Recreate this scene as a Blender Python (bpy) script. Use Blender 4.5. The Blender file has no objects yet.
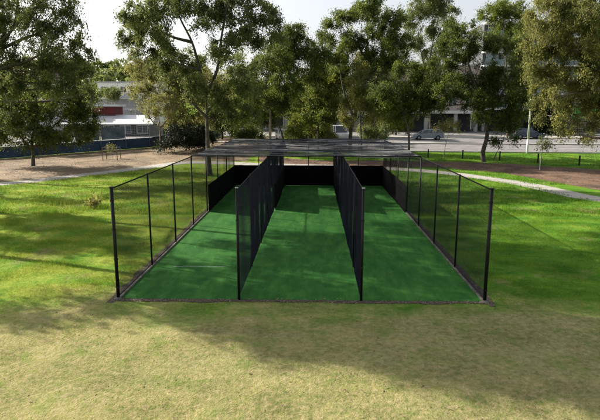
import bpy, math, random
import numpy as np
from mathutils import Vector
R = math.radians
rnd = random.Random(7); nr = np.random.default_rng(11)
sc = bpy.context.scene
col = sc.collection

# ------------------------------------------------------------------ camera maths
CX, CY, CZ = 0.40, 0.0, 5.6
F = 540.0; PITCH = R(10.75); YAW = R(1.5)
def ray(px, py):
    a = (px-300)/F; b = (210-py)/F
    fy = math.cos(PITCH)+b*math.sin(PITCH); fz = -math.sin(PITCH)+b*math.cos(PITCH)
    x, y = a, fy
    return Vector((x*math.cos(YAW)-y*math.sin(YAW), x*math.sin(YAW)+y*math.cos(YAW), fz))
def W(px, py, Y):
    d = ray(px, py); t = (Y-CY)/d.y
    return Vector((CX+d.x*t, Y, CZ+d.z*t))
def sm(t):
    t = min(1, max(0, t)); return t*t*(3-2*t)
def zt(x, y):
    z = 1.1*sm((y-46)/34)
    if y > 130: z += 17*sm((y-130)/150)*sm((-x-5)/70)
    return z
def at(px, py):
    d = ray(px, py); t = 5.0
    while t < 400:
        p = Vector((CX, CY, CZ))+d*t
        if p.z <= zt(p.x, p.y): return Vector((p.x, p.y, zt(p.x, p.y)))
        t += 0.05
    return p
def ppm(Y): return F/(Y*0.983+1.0)      # picture px (600 wide) per metre

# ------------------------------------------------------------------ materials
def newmat(name):
    m = bpy.data.materials.new(name); m.use_nodes = True
    nt = m.node_tree; nt.nodes.clear()
    return m, nt, nt.nodes, nt.links
def ramp(N, stops):
    r = N.new('ShaderNodeValToRGB'); e = r.color_ramp.elements
    while len(e) < len(stops): e.new(0.5)
    for i, (p, c) in enumerate(stops):
        e[i].position = p; e[i].color = (c[0], c[1], c[2], 1)
    return r
def noise(N, L, co, scale, detail=4, rough=.55, dist=0):
    n = N.new('ShaderNodeTexNoise'); n.inputs['Scale'].default_value = scale
    n.inputs['Detail'].default_value = detail; n.inputs['Roughness'].default_value = rough
    n.inputs['Distortion'].default_value = dist
    L.new(co, n.inputs['Vector']); return n.outputs['Fac']
def mathn(N, L, op, a, b=None, c=None, clamp=False):
    m = N.new('ShaderNodeMath'); m.operation = op; m.use_clamp = clamp
    for i, v in enumerate((a, b, c)):
        if v is None: continue
        if isinstance(v, (int, float)): m.inputs[i].default_value = v
        else: L.new(v, m.inputs[i])
    return m.outputs[0]
def mixc(N, L, f, a, b, mode='MIX'):
    m = N.new('ShaderNodeMix'); m.data_type = 'RGBA'; m.blend_type = mode
    if isinstance(f, (int, float)): m.inputs[0].default_value = f
    else: L.new(f, m.inputs[0])
    for i, v in ((6, a), (7, b)):
        if isinstance(v, tuple): m.inputs[i].default_value = (v[0], v[1], v[2], 1)
        else: L.new(v, m.inputs[i])
    return m.outputs[2]
def simple(name, c, rough=.7, var=.15, scale=3.0, bump=0.0, metal=0.0, spec=.4, c2=None, bscale=None):
    m, nt, N, L = newmat(name)
    g = N.new('ShaderNodeNewGeometry'); o = N.new('ShaderNodeOutputMaterial')
    p = N.new('ShaderNodeBsdfPrincipled'); p.inputs['Roughness'].default_value = rough
    p.inputs['Metallic'].default_value = metal; p.inputs['Specular IOR Level'].default_value = spec
    n = noise(N, L, g.outputs['Position'], scale, 5, .6)
    lo = tuple(v*(1-var) for v in c); hi = c2 if c2 else tuple(min(1, v*(1+var)) for v in c)
    r = ramp(N, [(.3, lo), (.7, hi)]); L.new(n, r.inputs[0]); L.new(r.outputs[0], p.inputs['Base Color'])
    if bump:
        b = N.new('ShaderNodeBump'); b.inputs['Strength'].default_value = bump; b.inputs['Distance'].default_value = .02
        L.new(noise(N, L, g.outputs['Position'], bscale or scale*8, 4), b.inputs['Height']); L.new(b.outputs[0], p.inputs['Normal'])
    L.new(p.outputs[0], o.inputs[0]); return m

def grass_mat(name, blades):
    m, nt, N, L = newmat(name)
    g = N.new('ShaderNodeNewGeometry'); o = N.new('ShaderNodeOutputMaterial'); P = g.outputs['Position']
    sx = N.new('ShaderNodeSeparateXYZ'); L.new(P, sx.inputs[0])
    big = noise(N, L, P, .16, 4, .6); mid = noise(N, L, P, .9, 5, .65); fine = noise(N, L, P, 7, 4, .7)
    mp = N.new('ShaderNodeMapping'); mp.inputs['Scale'].default_value = (.25, 1.1, 1); L.new(P, mp.inputs[0])
    streak = noise(N, L, mp.outputs[0], .7, 3, .5)
    # lush lawn, greener to the right of the nets, yellower at the left
    lush = ramp(N, [(.30, (.045, .150, .012)), (.48, (.12, .245, .020)), (.64, (.29, .35, .050)), (.8, (.42, .42, .11))])
    v = mathn(N, L, 'MULTIPLY_ADD', mid, .55, mathn(N, L, 'MULTIPLY', fine, .3))
    v = mathn(N, L, 'MULTIPLY_ADD', streak, .35, mathn(N, L, 'SUBTRACT', v, .1))
    vx = mathn(N, L, 'MULTIPLY', mathn(N, L, 'MULTIPLY', sx.outputs[0], -.10, clamp=False), .12)
    vx = mathn(N, L, 'MINIMUM', mathn(N, L, 'MAXIMUM', vx, -.07), .055)
    v = mathn(N, L, 'ADD', v, vx)
    L.new(v, lush.inputs[0])
    dry = ramp(N, [(.32, (.14, .105, .05)), (.46, (.285, .23, .115)), (.6, (.38, .315, .165)), (.72, (.45, .385, .22))])
    L.new(mathn(N, L, 'MULTIPLY_ADD', fine, .6, mathn(N, L, 'MULTIPLY', mid, .4)), dry.inputs[0])
    # how dry: bare foreground in front of the nets, plus worn patches
    y = mathn(N, L, 'MULTIPLY_ADD', sx.outputs[1], -.34, 5.55)            # 1 at y=11.8, 0 at y=15.2
    ax = mathn(N, L, 'ABSOLUTE', sx.outputs[0])
    y = mathn(N, L, 'SUBTRACT', y, mathn(N, L, 'MULTIPLY', mathn(N, L, 'MAXIMUM', mathn(N, L, 'SUBTRACT', ax, 6.0), 0), .22))
    y = mathn(N, L, 'ADD', y, mathn(N, L, 'MULTIPLY', mathn(N, L, 'SUBTRACT', big, .5), 3.0))
    y = mathn(N, L, 'ADD', y, mathn(N, L, 'MULTIPLY', mathn(N, L, 'SUBTRACT', mid, .5), 1.6))
    y = mathn(N, L, 'MULTIPLY', y, 1.0, clamp=True)
    y = mathn(N, L, 'MULTIPLY', y, mathn(N, L, 'MULTIPLY_ADD', mathn(N, L, 'MULTIPLY', mathn(N, L, 'SUBTRACT', fine, .38), 4, clamp=True), .3, .62))
    worn = mathn(N, L, 'MULTIPLY', mathn(N, L, 'SUBTRACT', noise(N, L, P, .42, 4, .6), .585), 8, clamp=True)
    worn = mathn(N, L, 'MULTIPLY', worn, .7)
    f = mathn(N, L, 'MAXIMUM', y, worn)
    c = mixc(N, L, f, lush.outputs[0], dry.outputs[0])
    # scattered greener weeds in the dry part
    weeds = mathn(N, L, 'MULTIPLY', mathn(N, L, 'SUBTRACT', noise(N, L, P, 1.1, 5, .75), .53), 8, clamp=True)
    c = mixc(N, L, mathn(N, L, 'MULTIPLY', weeds, .6), c, (.14, .21, .035))
    if blades:
        a = N.new('ShaderNodeAttribute'); a.attribute_name = 'tone'
        c = mixc(N, L, mathn(N, L, 'MULTIPLY', a.outputs['Fac'], .2), c, (.38, .40, .10))
        d = N.new('ShaderNodeBsdfDiffuse'); t = N.new('ShaderNodeBsdfTranslucent'); mx = N.new('ShaderNodeMixShader')
        mx.inputs[0].default_value = .45
        L.new(c, d.inputs[0]); L.new(c, t.inputs[0]); L.new(d.outputs[0], mx.inputs[1]); L.new(t.outputs[0], mx.inputs[2])
        L.new(mx.outputs[0], o.inputs[0])
    else:
        p = N.new('ShaderNodeBsdfPrincipled'); p.inputs['Roughness'].default_value = .95; p.inputs['Specular IOR Level'].default_value = .1
        L.new(c, p.inputs['Base Color'])
        b = N.new('ShaderNodeBump'); b.inputs['Strength'].default_value = .9; b.inputs['Distance'].default_value = .06
        h = mathn(N, L, 'ADD', noise(N, L, P, 14, 5, .7), mathn(N, L, 'MULTIPLY', noise(N, L, P, 2.2, 4, .6), 1.5))
        L.new(h, b.inputs['Height']); L.new(b.outputs[0], p.inputs['Normal']); L.new(p.outputs[0], o.inputs[0])
    return m

def leaf_mat(name, dark, midc, light, trans=.35):
    m, nt, N, L = newmat(name); o = N.new('ShaderNodeOutputMaterial')
    a = N.new('ShaderNodeAttribute'); a.attribute_name = 'tone'
    r = ramp(N, [(.1, dark), (.5, midc), (.95, light)]); L.new(a.outputs['Fac'], r.inputs[0])
    p = N.new('ShaderNodeBsdfPrincipled'); p.inputs['Roughness'].default_value = .55; p.inputs['Specular IOR Level'].default_value = .18
    t = N.new('ShaderNodeBsdfTranslucent'); mx = N.new('ShaderNodeMixShader'); mx.inputs[0].default_value = trans
    L.new(r.outputs[0], p.inputs['Base Color'])
    tc = mixc(N, L, .5, r.outputs[0], tuple(min(1, v*1.5) for v in light)); L.new(tc, t.inputs[0])
    L.new(p.outputs[0], mx.inputs[1]); L.new(t.outputs[0], mx.inputs[2]); L.new(mx.outputs[0], o.inputs[0])
    return m

def glass_mat(name, c, rough=.08):
    m, nt, N, L = newmat(name); o = N.new('ShaderNodeOutputMaterial'); p = N.new('ShaderNodeBsdfPrincipled')
    g = N.new('ShaderNodeNewGeometry')
    r = ramp(N, [(.35, tuple(v*.5 for v in c)), (.65, c)]); L.new(noise(N, L, g.outputs['Position'], .6, 2), r.inputs[0])
    L.new(r.outputs[0], p.inputs['Base Color']); p.inputs['Roughness'].default_value = rough
    p.inputs['Specular IOR Level'].default_value = .9
    L.new(p.outputs[0], o.inputs[0]); return m

def turf_mat():
    m, nt, N, L = newmat('synthetic_turf'); o = N.new('ShaderNodeOutputMaterial'); p = N.new('ShaderNodeBsdfPrincipled')
    g = N.new('ShaderNodeNewGeometry'); P = g.outputs['Position']
    mp = N.new('ShaderNodeMapping'); mp.inputs['Scale'].default_value = (1, .3, 1); L.new(P, mp.inputs[0])
    a = noise(N, L, mp.outputs[0], 2.0, 6, .72); b = noise(N, L, P, 60, 2, .6)
    v = mathn(N, L, 'MULTIPLY_ADD', b, .45, mathn(N, L, 'MULTIPLY', a, .6))
    r = ramp(N, [(.36, (.011, .070, .010)), (.52, (.024, .128, .018)), (.68, (.075, .215, .038))]); L.new(v, r.inputs[0])
    w = mathn(N, L, 'MULTIPLY', mathn(N, L, 'SUBTRACT', noise(N, L, P, .8, 5, .7), .58), 4, clamp=True)
    c = mixc(N, L, mathn(N, L, 'MULTIPLY', w, .3), r.outputs[0], (.06, .11, .055))
    litter = mathn(N, L, 'MULTIPLY', mathn(N, L, 'SUBTRACT', noise(N, L, P, 22, 2, .8), .72), 20, clamp=True)
    c = mixc(N, L, mathn(N, L, 'MULTIPLY', litter, .6), c, (.10, .085, .05))
    L.new(c, p.inputs['Base Color']); p.inputs['Roughness'].default_value = .85; p.inputs['Specular IOR Level'].default_value = .15
    bm = N.new('ShaderNodeBump'); bm.inputs['Strength'].default_value = .5; bm.inputs['Distance'].default_value = .01
    L.new(noise(N, L, P, 90, 3, .6), bm.inputs['Height']); L.new(bm.outputs[0], p.inputs['Normal'])
    L.new(p.outputs[0], o.inputs[0]); return m

M = {}
M['grass'] = grass_mat('lawn', False); M['blades'] = grass_mat('lawn_blades', True); M['turf'] = turf_mat()
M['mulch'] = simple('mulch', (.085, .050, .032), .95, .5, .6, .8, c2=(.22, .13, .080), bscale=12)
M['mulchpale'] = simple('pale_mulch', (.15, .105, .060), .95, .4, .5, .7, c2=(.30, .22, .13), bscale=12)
M['soil'] = simple('edge_soil', (.07, .055, .04), .95, .5, 9, 1.0, c2=(.16, .13, .10))
M['conc'] = simple('concrete', (.36, .34, .31), .85, .2, 2.5, .3)
M['conc_dk'] = simple('weathered_concrete', (.085, .075, .065), .9, .4, 5, .4, c2=(.19, .175, .155))
M['road'] = simple('old_asphalt', (.17, .165, .165), .9, .2, .8, .4, c2=(.26, .25, .245), bscale=30)
M['white'] = simple('white_paint', (.72, .72, .70), .5, .1, 2)
M['blackmetal'] = simple('black_coated_steel', (.006, .006, .007), .5, .3, 4, spec=.25)
M['net'] = simple('black_twine', (.005, .006, .012), .6, .3, 2, spec=.2, c2=(.012, .015, .030))
def roofnet_mat():
    m, nt, N, L = newmat('sunlit_fold_twine'); o = N.new('ShaderNodeOutputMaterial'); p = N.new('ShaderNodeBsdfPrincipled')
    g = N.new('ShaderNodeNewGeometry'); mp = N.new('ShaderNodeMapping'); mp.inputs['Scale'].default_value = (.22, 1.6, .1); L.new(g.outputs['Position'], mp.inputs[0])
    r = ramp(N, [(.42, (.012, .014, .022)), (.51, (.09, .093, .105)), (.62, (.46, .46, .46))]); L.new(noise(N, L, mp.outputs[0], 1.0, 6, .7, 1.2), r.inputs[0])  # pale streaks paint the sunlit folds of the roof net into the twine
    L.new(r.outputs[0], p.inputs['Base Color']); p.inputs['Roughness'].default_value = .8; p.inputs['Specular IOR Level'].default_value = .2
    L.new(p.outputs[0], o.inputs[0]); return m
M['roofnet'] = roofnet_mat()
M['vinyl'] = simple('black_vinyl', (.0025, .0025, .0035), .9, .3, 1.5, .3, spec=.08)
M['trunk'] = simple('dark_bark', (.062, .05, .040), .9, .4, 3, .8, c2=(.13, .11, .09))
M['gumbark'] = simple('gum_bark', (.16, .13, .10), .85, .45, 2.0, .6, c2=(.34, .29, .24))
M['navy'] = simple('navy_hoarding', (.018, .045, .10), .7, .35, .9, c2=(.04, .085, .16))
M['bluetarp'] = simple('blue_mesh_banner', (.08, .14, .20), .7, .5, .7, c2=(.20, .27, .33))
M['roofwhite'] = simple('white_sheet_roof', (.55, .56, .58), .45, .15, 1)
M['redbrick'] = simple('dark_red_wall', (.13, .020, .024), .8, .25, 2)
M['cream'] = simple('cream_render', (.42, .42, .41), .8, .12, .6)
M['greyrender'] = simple('grey_render', (.30, .31, .32), .8, .15, .6)
M['pinkrender'] = simple('pinkish_render', (.48, .38, .36), .8, .12, .6)
M['darkpanel'] = simple('dark_cladding', (.05, .055, .06), .6, .3, .8)
M['glass'] = glass_mat('window_glass', (.04, .055, .07)); M['glassblue'] = glass_mat('blue_glass', (.16, .24, .30), .2)
M['green'] = simple('green_shopfront', (.05, .34, .05), .5, .2, 1)
M['carblue'] = simple('blue_grey_car_paint', (.20, .245, .30), .28, .05, 1, metal=.3, spec=.6)
M['carwhite'] = simple('white_car_paint', (.66, .67, .68), .25, .03, 1, spec=.6)
M['cardark'] = simple('dark_blue_car_paint', (.04, .055, .09), .25, .05, 1, metal=.3, spec=.6)
M['tyre'] = simple('tyre_rubber', (.02, .02, .02), .85, .1); M['rim'] = simple('alloy', (.25, .25, .26), .4, .1, metal=.6)
M['lampglass'] = simple('lamp_lens', (.7, .7, .66), .2, .05); M['redlens'] = simple('red_lens', (.4, .02, .02), .3, .05)
M['terracotta'] = simple('terracotta_roof', (.26, .17, .15), .8, .3, 2)
M['solar'] = simple('solar_panel', (.06, .08, .12), .25, .2, 2)
M['galv'] = simple('galvanised_steel', (.35, .36, .37), .5, .15, 2)
M['timber'] = simple('timber', (.20, .15, .10), .8, .3, 6)
LF = {
 'dark':  leaf_mat('dark_leaves', (.014, .032, .009), (.046, .084, .016), (.20, .235, .040), .34),
 'gum':   leaf_mat('gum_leaves', (.026, .048, .018), (.078, .112, .036), (.24, .265, .075), .38),
 'olive': leaf_mat('olive_leaves', (.034, .050, .014), (.110, .130, .034), (.34, .32, .090), .40),
 'lime':  leaf_mat('bright_leaves', (.022, .048, .008), (.078, .122, .018), (.27, .30, .05), .40),
 'bush':  leaf_mat('bush_leaves', (.008, .014, .006), (.016, .026, .010), (.035, .045, .018), .2),
}

# ------------------------------------------------------------------ mesh helpers
class MB:
    def __init__(s): s.v = []; s.f = []; s.sm = False
    def quad(s, a, b, c, d):
        n = len(s.v); s.v += [tuple(a), tuple(b), tuple(c), tuple(d)]; s.f.append((n, n+1, n+2, n+3)); return s
    def box(s, x0, x1, y0, y1, z0, z1):
        n = len(s.v)
        s.v += [(x, y, z) for z in (z0, z1) for y in (y0, y1) for x in (x0, x1)]
        for f in ((0, 2, 3, 1), (4, 5, 7, 6), (0, 1, 5, 4), (1, 3, 7, 5), (3, 2, 6, 7), (2, 0, 4, 6)):
            s.f.append(tuple(n+i for i in f))
        return s
    def tube(s, pts, rad, seg=6, cap=True):
        pts = [Vector(p) for p in pts]
        if not isinstance(rad, (list, tuple)): rad = [rad]*len(pts)
        n0 = len(s.v)
        for i, p in enumerate(pts):
            t = (pts[min(i+1, len(pts)-1)]-pts[max(i-1, 0)])
            t = t.normalized() if t.length > 1e-9 else Vector((0, 0, 1))
            a = t.cross(Vector((0, 0, 1)) if abs(t.z) < .9 else Vector((1, 0, 0))).normalized(); b = t.cross(a)
            for k in range(seg):
                q = 2*math.pi*k/seg
                s.v.append(tuple(p+a*math.cos(q)*rad[i]+b*math.sin(q)*rad[i]))
        for i in range(len(pts)-1):
            for k in range(seg):
                a = n0+i*seg+k; b = n0+i*seg+(k+1) % seg
                s.f.append((a, b, b+seg, a+seg))
        if cap:
            s.f.append(tuple(n0+k for k in range(seg))[::-1]); s.f.append(tuple(n0+(len(pts)-1)*seg+k for k in range(seg)))
        return s
    def prism(s, poly, y0, y1, t0=1, t1=1):      # polygon in xz, extruded along y
        n = len(s.v); k = len(poly)
        s.v += [(x*t0, y0, z) for x, z in poly]+[(x*t1, y1, z) for x, z in poly]
        s.f.append(tuple(n+i for i in range(k))); s.f.append(tuple(n+k+i for i in range(k))[::-1])
        for i in range(k): s.f.append((n+i, n+k+i, n+k+(i+1) % k, n+(i+1) % k))
        return s
    def build(s, name, mat, parent=None, smooth=False, bevel=0):
        me = bpy.data.meshes.new(name); me.from_pydata(s.v, [], s.f); me.update()
        o = bpy.data.objects.new(name, me); col.objects.link(o); me.materials.append(mat)
        if smooth: me.polygons.foreach_set('use_smooth', [True]*len(me.polygons))
        if bevel:
            b = o.modifiers.new('b', 'BEVEL'); b.width = bevel; b.segments = 2; b.limit_method = 'ANGLE'
        if parent: o.parent = parent
        return o
def tag(o, label=None, cat=None, group=None, kind=None):
    if label: o['label'] = label
    if cat: o['category'] = cat
    if group: o['group'] = group
    if kind: o['kind'] = kind
    return o
def empty(name, loc, label, cat, group=None, rz=0):
    o = bpy.data.objects.new(name, None); col.objects.link(o); o.location = loc; o.rotation_euler.z = rz
    return tag(o, label, cat, group)
def quads_np(name, V, mat, tone=None, parent=None, k=4):
    n = len(V)//k; me = bpy.data.meshes.new(name)
    me.vertices.add(n*k); me.vertices.foreach_set('co', V.astype(np.float32).ravel())
    me.loops.add(n*k); me.loops.foreach_set('vertex_index', np.arange(n*k, dtype=np.int32))
    me.polygons.add(n); me.polygons.foreach_set('loop_start', np.arange(0, n*k, k, dtype=np.int32))
    me.polygons.foreach_set('loop_total', np.full(n, k, dtype=np.int32))
    if tone is not None:
        a = me.attributes.new('tone', 'FLOAT', 'FACE'); a.data.foreach_set('value', tone.astype(np.float32))
    me.update(calc_edges=True); me.materials.append(mat)
    o = bpy.data.objects.new(name, me); col.objects.link(o)
    if parent: o.parent = parent
    return o

# ------------------------------------------------------------------ terrain and sheets
def sheet(name, xs, fy0, fy1, ny, dz, mat, kind='structure', label=None):
    v = []; f = []
    for x in xs:
        a, b = fy0(x), fy1(x)
        for j in range(ny+1):
            y = a+(b-a)*j/ny; v.append((x, y, zt(x, y)+dz))
    for i in range(len(xs)-1):
        for j in range(ny):
            n = i*(ny+1)+j; f.append((n, n+ny+1, n+ny+2, n+1))
    m = MB(); m.v = v; m.f = f; return tag(m.build(name, mat), kind=kind, label=label)
ys = sorted(set([-60, -30, -10]+list(range(0, 132, 1))+[132+i*6 for i in range(28)]+[330, 420, 600, 900]))
xs = sorted(set([-600, -400, -250]+list(range(-180, 181, 10))+[250, 400, 600]))
m = MB()
for y in ys:
    for x in xs: m.v.append((x, y, zt(x, y)))
nx = len(xs)
for j in range(len(ys)-1):
    for i in range(nx-1):
        n = j*nx+i; m.f.append((n, n+1, n+nx+1, n+nx))
tag(m.build('ground', M['grass']), kind='structure')

def wob(seed, amp, fr=1.0):
    p = [(random.Random(seed+k).uniform(0, 6.28), random.Random(seed+k+50).uniform(.25, 1.6)*fr) for k in range(5)]
    return lambda x: amp*sum(math.sin(x*f+q) for q, f in p)/3

def pl(pts):        # piecewise linear y(x) through pixel points
    P = sorted([(p.x, p.y) for p in pts])
    X = [p[0] for p in P]; Y = [p[1] for p in P]
    return lambda x: float(np.interp(x, X, Y))
def catmull(P, n=8):
    P = [P[0]]+P+[P[-1]]; out = []
    for i in range(1, len(P)-2):
        for k in range(n):
            t = k/n; a, b, c, d = P[i-1], P[i], P[i+1], P[i+2]
            out.append(.5*((2*b)+(c-a)*t+(2*a-5*b+4*c-d)*t*t+(3*b-a-3*c+d)*t**3))
    out.append(P[-2]); return out
# concrete footpath curving behind the nets
pp = [Vector((-40, 30, 0)), Vector((-31, 37, 0)), at(0, 184), at(80, 175.5), at(140, 168.5), at(190, 162.5), Vector((-4, 52.5, 0)), Vector((4.5, 51, 0)), at(440, 172.5), at(520, 183.5), at(600, 199.5), Vector((24, 29, 0)), Vector((34, 21, 0))]
pp = [Vector((p.x, p.y, 0)) for p in pp]; cp = catmull(pp, 10)
m = MB(); n = len(cp)
for i, p in enumerate(cp):
    t = (cp[min(i+1, n-1)]-cp[max(i-1, 0)]).normalized(); s = Vector((-t.y, t.x, 0))
    for k in range(5):
        q = p+s*(k/4-.5)*1.9; m.v.append((q.x, q.y, zt(q.x, q.y)+.012))
for i in range(n-1):
    for k in range(4): a = i*5+k; m.f.append((a, a+1, a+6, a+5))
tag(m.build('footpath', M['conc']), kind='structure')
mb = MB(); d = 0
for i in range(1, n-1):
    d += (cp[i]-cp[i-1]).length
    if d > 2.2:
        d = 0; p = cp[i]; t = (cp[i+1]-cp[i-1]).normalized(); sv = Vector((-t.y, t.x, 0))*.93
        q = [p+sv-t*.02, p-sv-t*.02, p-sv+t*.02, p+sv+t*.02]; mb.quad(*[(a.x, a.y, zt(a.x, a.y)+.017) for a in q])
tag(mb.build('path_joint', M['conc_dk']), kind='structure')
pathy = lambda x: float(np.interp(x, [p.x for p in cp], [p.y for p in cp]))

# left mulch bed between path and hoarding
w1 = wob(1, .5); w2 = wob(9, .35)
XS = [-44+i*.5 for i in range(76)]
fence_pts = [Vector((-60, 50, 0)), at(0, 159), at(75, 153), at(150, 147.5), Vector((-14, 86, 0))]
fy = pl(fence_pts)
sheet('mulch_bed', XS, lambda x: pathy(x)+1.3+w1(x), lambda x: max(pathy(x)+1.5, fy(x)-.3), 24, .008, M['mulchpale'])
# mulch band behind the nets and under the right-hand trees
XS2 = [-5.5+i*.5 for i in range(120)]
rt = pl([Vector((-6, 60, 0)), at(300, 160), at(400, 161), at(440, 161.5), at(500, 163.5), at(600, 169.5), Vector((54, 38, 0))])
rb = pl([Vector((-6, 55.5, 0)), at(300, 164.5), at(400, 167.5), at(440, 167.5), at(500, 172.5), at(600, 190), Vector((54, 24, 0))])
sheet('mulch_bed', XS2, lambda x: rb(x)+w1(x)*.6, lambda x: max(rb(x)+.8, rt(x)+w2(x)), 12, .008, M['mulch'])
# road, kerb, far pavement
ROAD0 = at(520, 152.5).y; ROAD1 = ROAD0+19
XR = [-13+i*8 for i in range(26)]
r0 = lambda x: ROAD0-(x-20)*.05; 
sheet('road', XR, r0, lambda x: r0(x)+19, 6, .006, M['road'])
def kerb(name, off, wd, h, mat, up=True):
    m = MB()
    for i in range(len(XR)-1):
        a, b = XR[i], XR[i+1]
        for (za, zb) in ((0, 0),):
            ya, yb = r0(a)+off, r0(b)+off; z0, z1 = zt(a, ya), zt(b, yb)
            m.quad((a, ya, z0+h), (b, yb, z1+h), (b, yb+wd, z1+h), (a, ya+wd, z0+h))
            m.quad((a, ya, z0-.1), (b, yb, z1-.1), (b, yb, z1+h), (a, ya, z0+h))
            m.quad((a, ya+wd, z0+h), (b, yb+wd, z1+h), (b, yb+wd, z1-.1), (a, ya+wd, z0-.1))
    return tag(m.build(name, mat), kind='structure')
kerb('kerb', -.2, .2, .13, M['conc'])
kerb('pavement', 19, 6, .13, M['conc'])
kerb('median_kerb', 8.2, 1.2, .14, M['conc'])
m = MB()
for k in range(38):
    x = -10+k*5
    for off in (4.1, 13.6):
        m.quad((x, r0(x)+off, zt(x, r0(x)+off)+.011), (x+2.2, r0(x+2.2)+off, zt(x, r0(x)+off)+.011), (x+2.2, r0(x+2.2)+off+.13, zt(x, r0(x)+off)+.011), (x, r0(x)+off+.13, zt(x, r0(x)+off)+.011))
tag(m.build('lane_marking', M['white']), kind='structure')

# ------------------------------------------------------------------ the cricket nets
FY = 15.15; SP = 3.4; NB = 7; BY = FY+SP*NB; HW = 5.4; H = 3.34; LANES = (-5.4, -1.8, 1.8, 5.4)
m = MB(); m.box(-HW+.06, HW-.06, FY+.02, BY, -.1, .020); tag(m.build('turf_pitch', M['turf']), kind='structure')
wf = wob(33, .03, 6); 
m = MB()
X = [-5.62+i*.1 for i in range(113)]
ws = wob(70, .10, 3); 
for i in range(len(X)-1):
    a, b = X[i], X[i+1]
    m.quad((a, FY-.17+ws(a)*.6, .012), (b, FY-.17+ws(b)*.6, .012), (b, FY+.02, .016), (a, FY+.02, .016))
tag(m.build('soil_edge', M['soil']), kind='structure')
for s in (-1, 1):
    m = MB(); Yl = [FY-.35+i*.15 for i in range(int((BY-FY+.6)/.15))]; w = wob(90+s, .09, 3)
    for i in range(len(Yl)-1):
        a, b = Yl[i], Yl[i+1]
        m.quad((s*(HW+.05), a, .014), (s*(HW+.05), b, .014), (s*(HW+.27+w(b)*.6), b, .010), (s*(HW+.27+w(a)*.6), a, .010))
    tag(m.build('soil_edge', M['soil']), kind='structure')
    m = MB(); m.box(min(s*(HW-.06), s*(HW+.06)), max(s*(HW-.06), s*(HW+.06)), FY-.02, BY, -.1, .045)
    tag(m.build('concrete_edging', M['conc_dk'], bevel=.01), kind='structure')
# worn crease line
m = MB(); m.box(-4.6, -2.7, 18.40, 18.50, .0205, .0235)
tag(m.build('crease_line', simple('worn_crease_paint', (.06, .15, .09), .9, .3, 12, c2=(.16, .27, .19))), kind='structure')
cage = empty('practice_nets', (0, FY, 0), 'three lane cage of black netting on black steel posts over green synthetic turf', 'batting cage')
def cb(mb, name, mat, **k):
    mb.v = [(x, y-FY, z) for x, y, z in mb.v]; return mb.build(name, mat, cage, **k)
posts_y = [FY+SP*i for i in range(NB+1)]
for x in LANES:
    out = abs(x) > 3
    for i, y in enumerate(posts_y):
        r = .045 if (i == 0 and out) else (.033 if out else .022)
        if i == 0: r = .05 if out else .038
        cb(MB().tube([(x, y, -.1), (x, y, H+.01)], r, 10), 'post', M['blackmetal'], smooth=True)
        if i == 0 or i == NB or (i and not out and False):
            cb(MB().tube([(x, y, H+.01), (x, y, H+.035)], r*1.25, 10), 'post_cap', M['blackmetal'] if out else M['galv'])
    for z in ((.35, 1.2, 2.1, 2.95) if out else (1.0, 2.4)):
        cb(MB().tube([(x, FY, z), (x, FY, z+.045)], .058 if out else .045, 10), 'clamp', M['blackmetal'])
    if out:
        cb(MB().tube([(x, FY, H-.02), (x, BY, H-.02)], .024, 8), 'top_rail', M['blackmetal'], smooth=True)
        cb(MB().tube([(x-.0, FY, .09), (x, BY, .09)], .014, 6), 'bottom_rail', M['blackmetal'])
    else:
        cb(MB().tube([(x, y, H-.02-.015*math.sin(math.pi*((y-FY) % SP)/SP)) for y in [FY+.34*k for k in range(int((BY-FY)/.34)+1)]], .012, 6), 'top_cable', M['blackmetal'])
for x in (-3.6, 0, 3.6):
    cb(MB().tube([(x, BY, 0), (x, BY, H)], .028, 8), 'post', M['blackmetal'])
for y in posts_y[3:]:
    cb(MB().tube([(-HW, y, H+.02), (HW, y, H+.02)], .026 if y in (posts_y[3], posts_y[-1]) else .016, 8), 'cross_rail', M['blackmetal'], smooth=True)
for x in (-3.6, 0, 3.6):
    cb(MB().tube([(x, posts_y[3], H+.02), (x, BY, H+.02)], .010, 6), 'roof_cable', M['blackmetal'])
def net_wall(name, p0, p1, z0, z1, sp, tw, fold, mat, seed):
    """square mesh of twine hung between two points, gently folded"""
    p0 = Vector(p0); p1 = Vector(p1); Ln = (p1-p0).length; d = (p1-p0)/Ln; nrm = Vector((-d.y, d.x, 0)); w = wob(seed, 1, 2.2)
    mb = MB(); nv = int(Ln/sp); nh = int((z1-z0)/sp)
    def P(u, z):
        k = math.sin(math.pi*(z-z0)/(z1-z0))
        q = p0+d*u; o = fold*(.35+.65*k)*w(u+.12*z)
        return (q.x+nrm.x*o, q.y+nrm.y*o, z)
    for i in range(nv+1):
        u = Ln*i/nv; mb.tube([P(u, z0+(z1-z0)*j/5) for j in range(6)], tw/2, 3, False)
    for j in range(nh+1):
        z = z0+(z1-z0)*j/nh; mb.tube([P(Ln*i/90, z) for i in range(91)], tw/2, 3, False)
    return cb(mb, name, mat)
for k, x in enumerate(LANES):
    out = abs(x) > 3
    net_wall('side_net' if out else 'divider_net', (x, FY, 0), (x, BY, 0), .06, H-.03, .05, .0062 if out else .0066, .015 if out else .04, M['net'], 300+k)
net_wall('back_net', (-HW, BY, 0), (HW, BY, 0), 1.5, H, .05, .003, .01, M['net'], 310)
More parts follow.
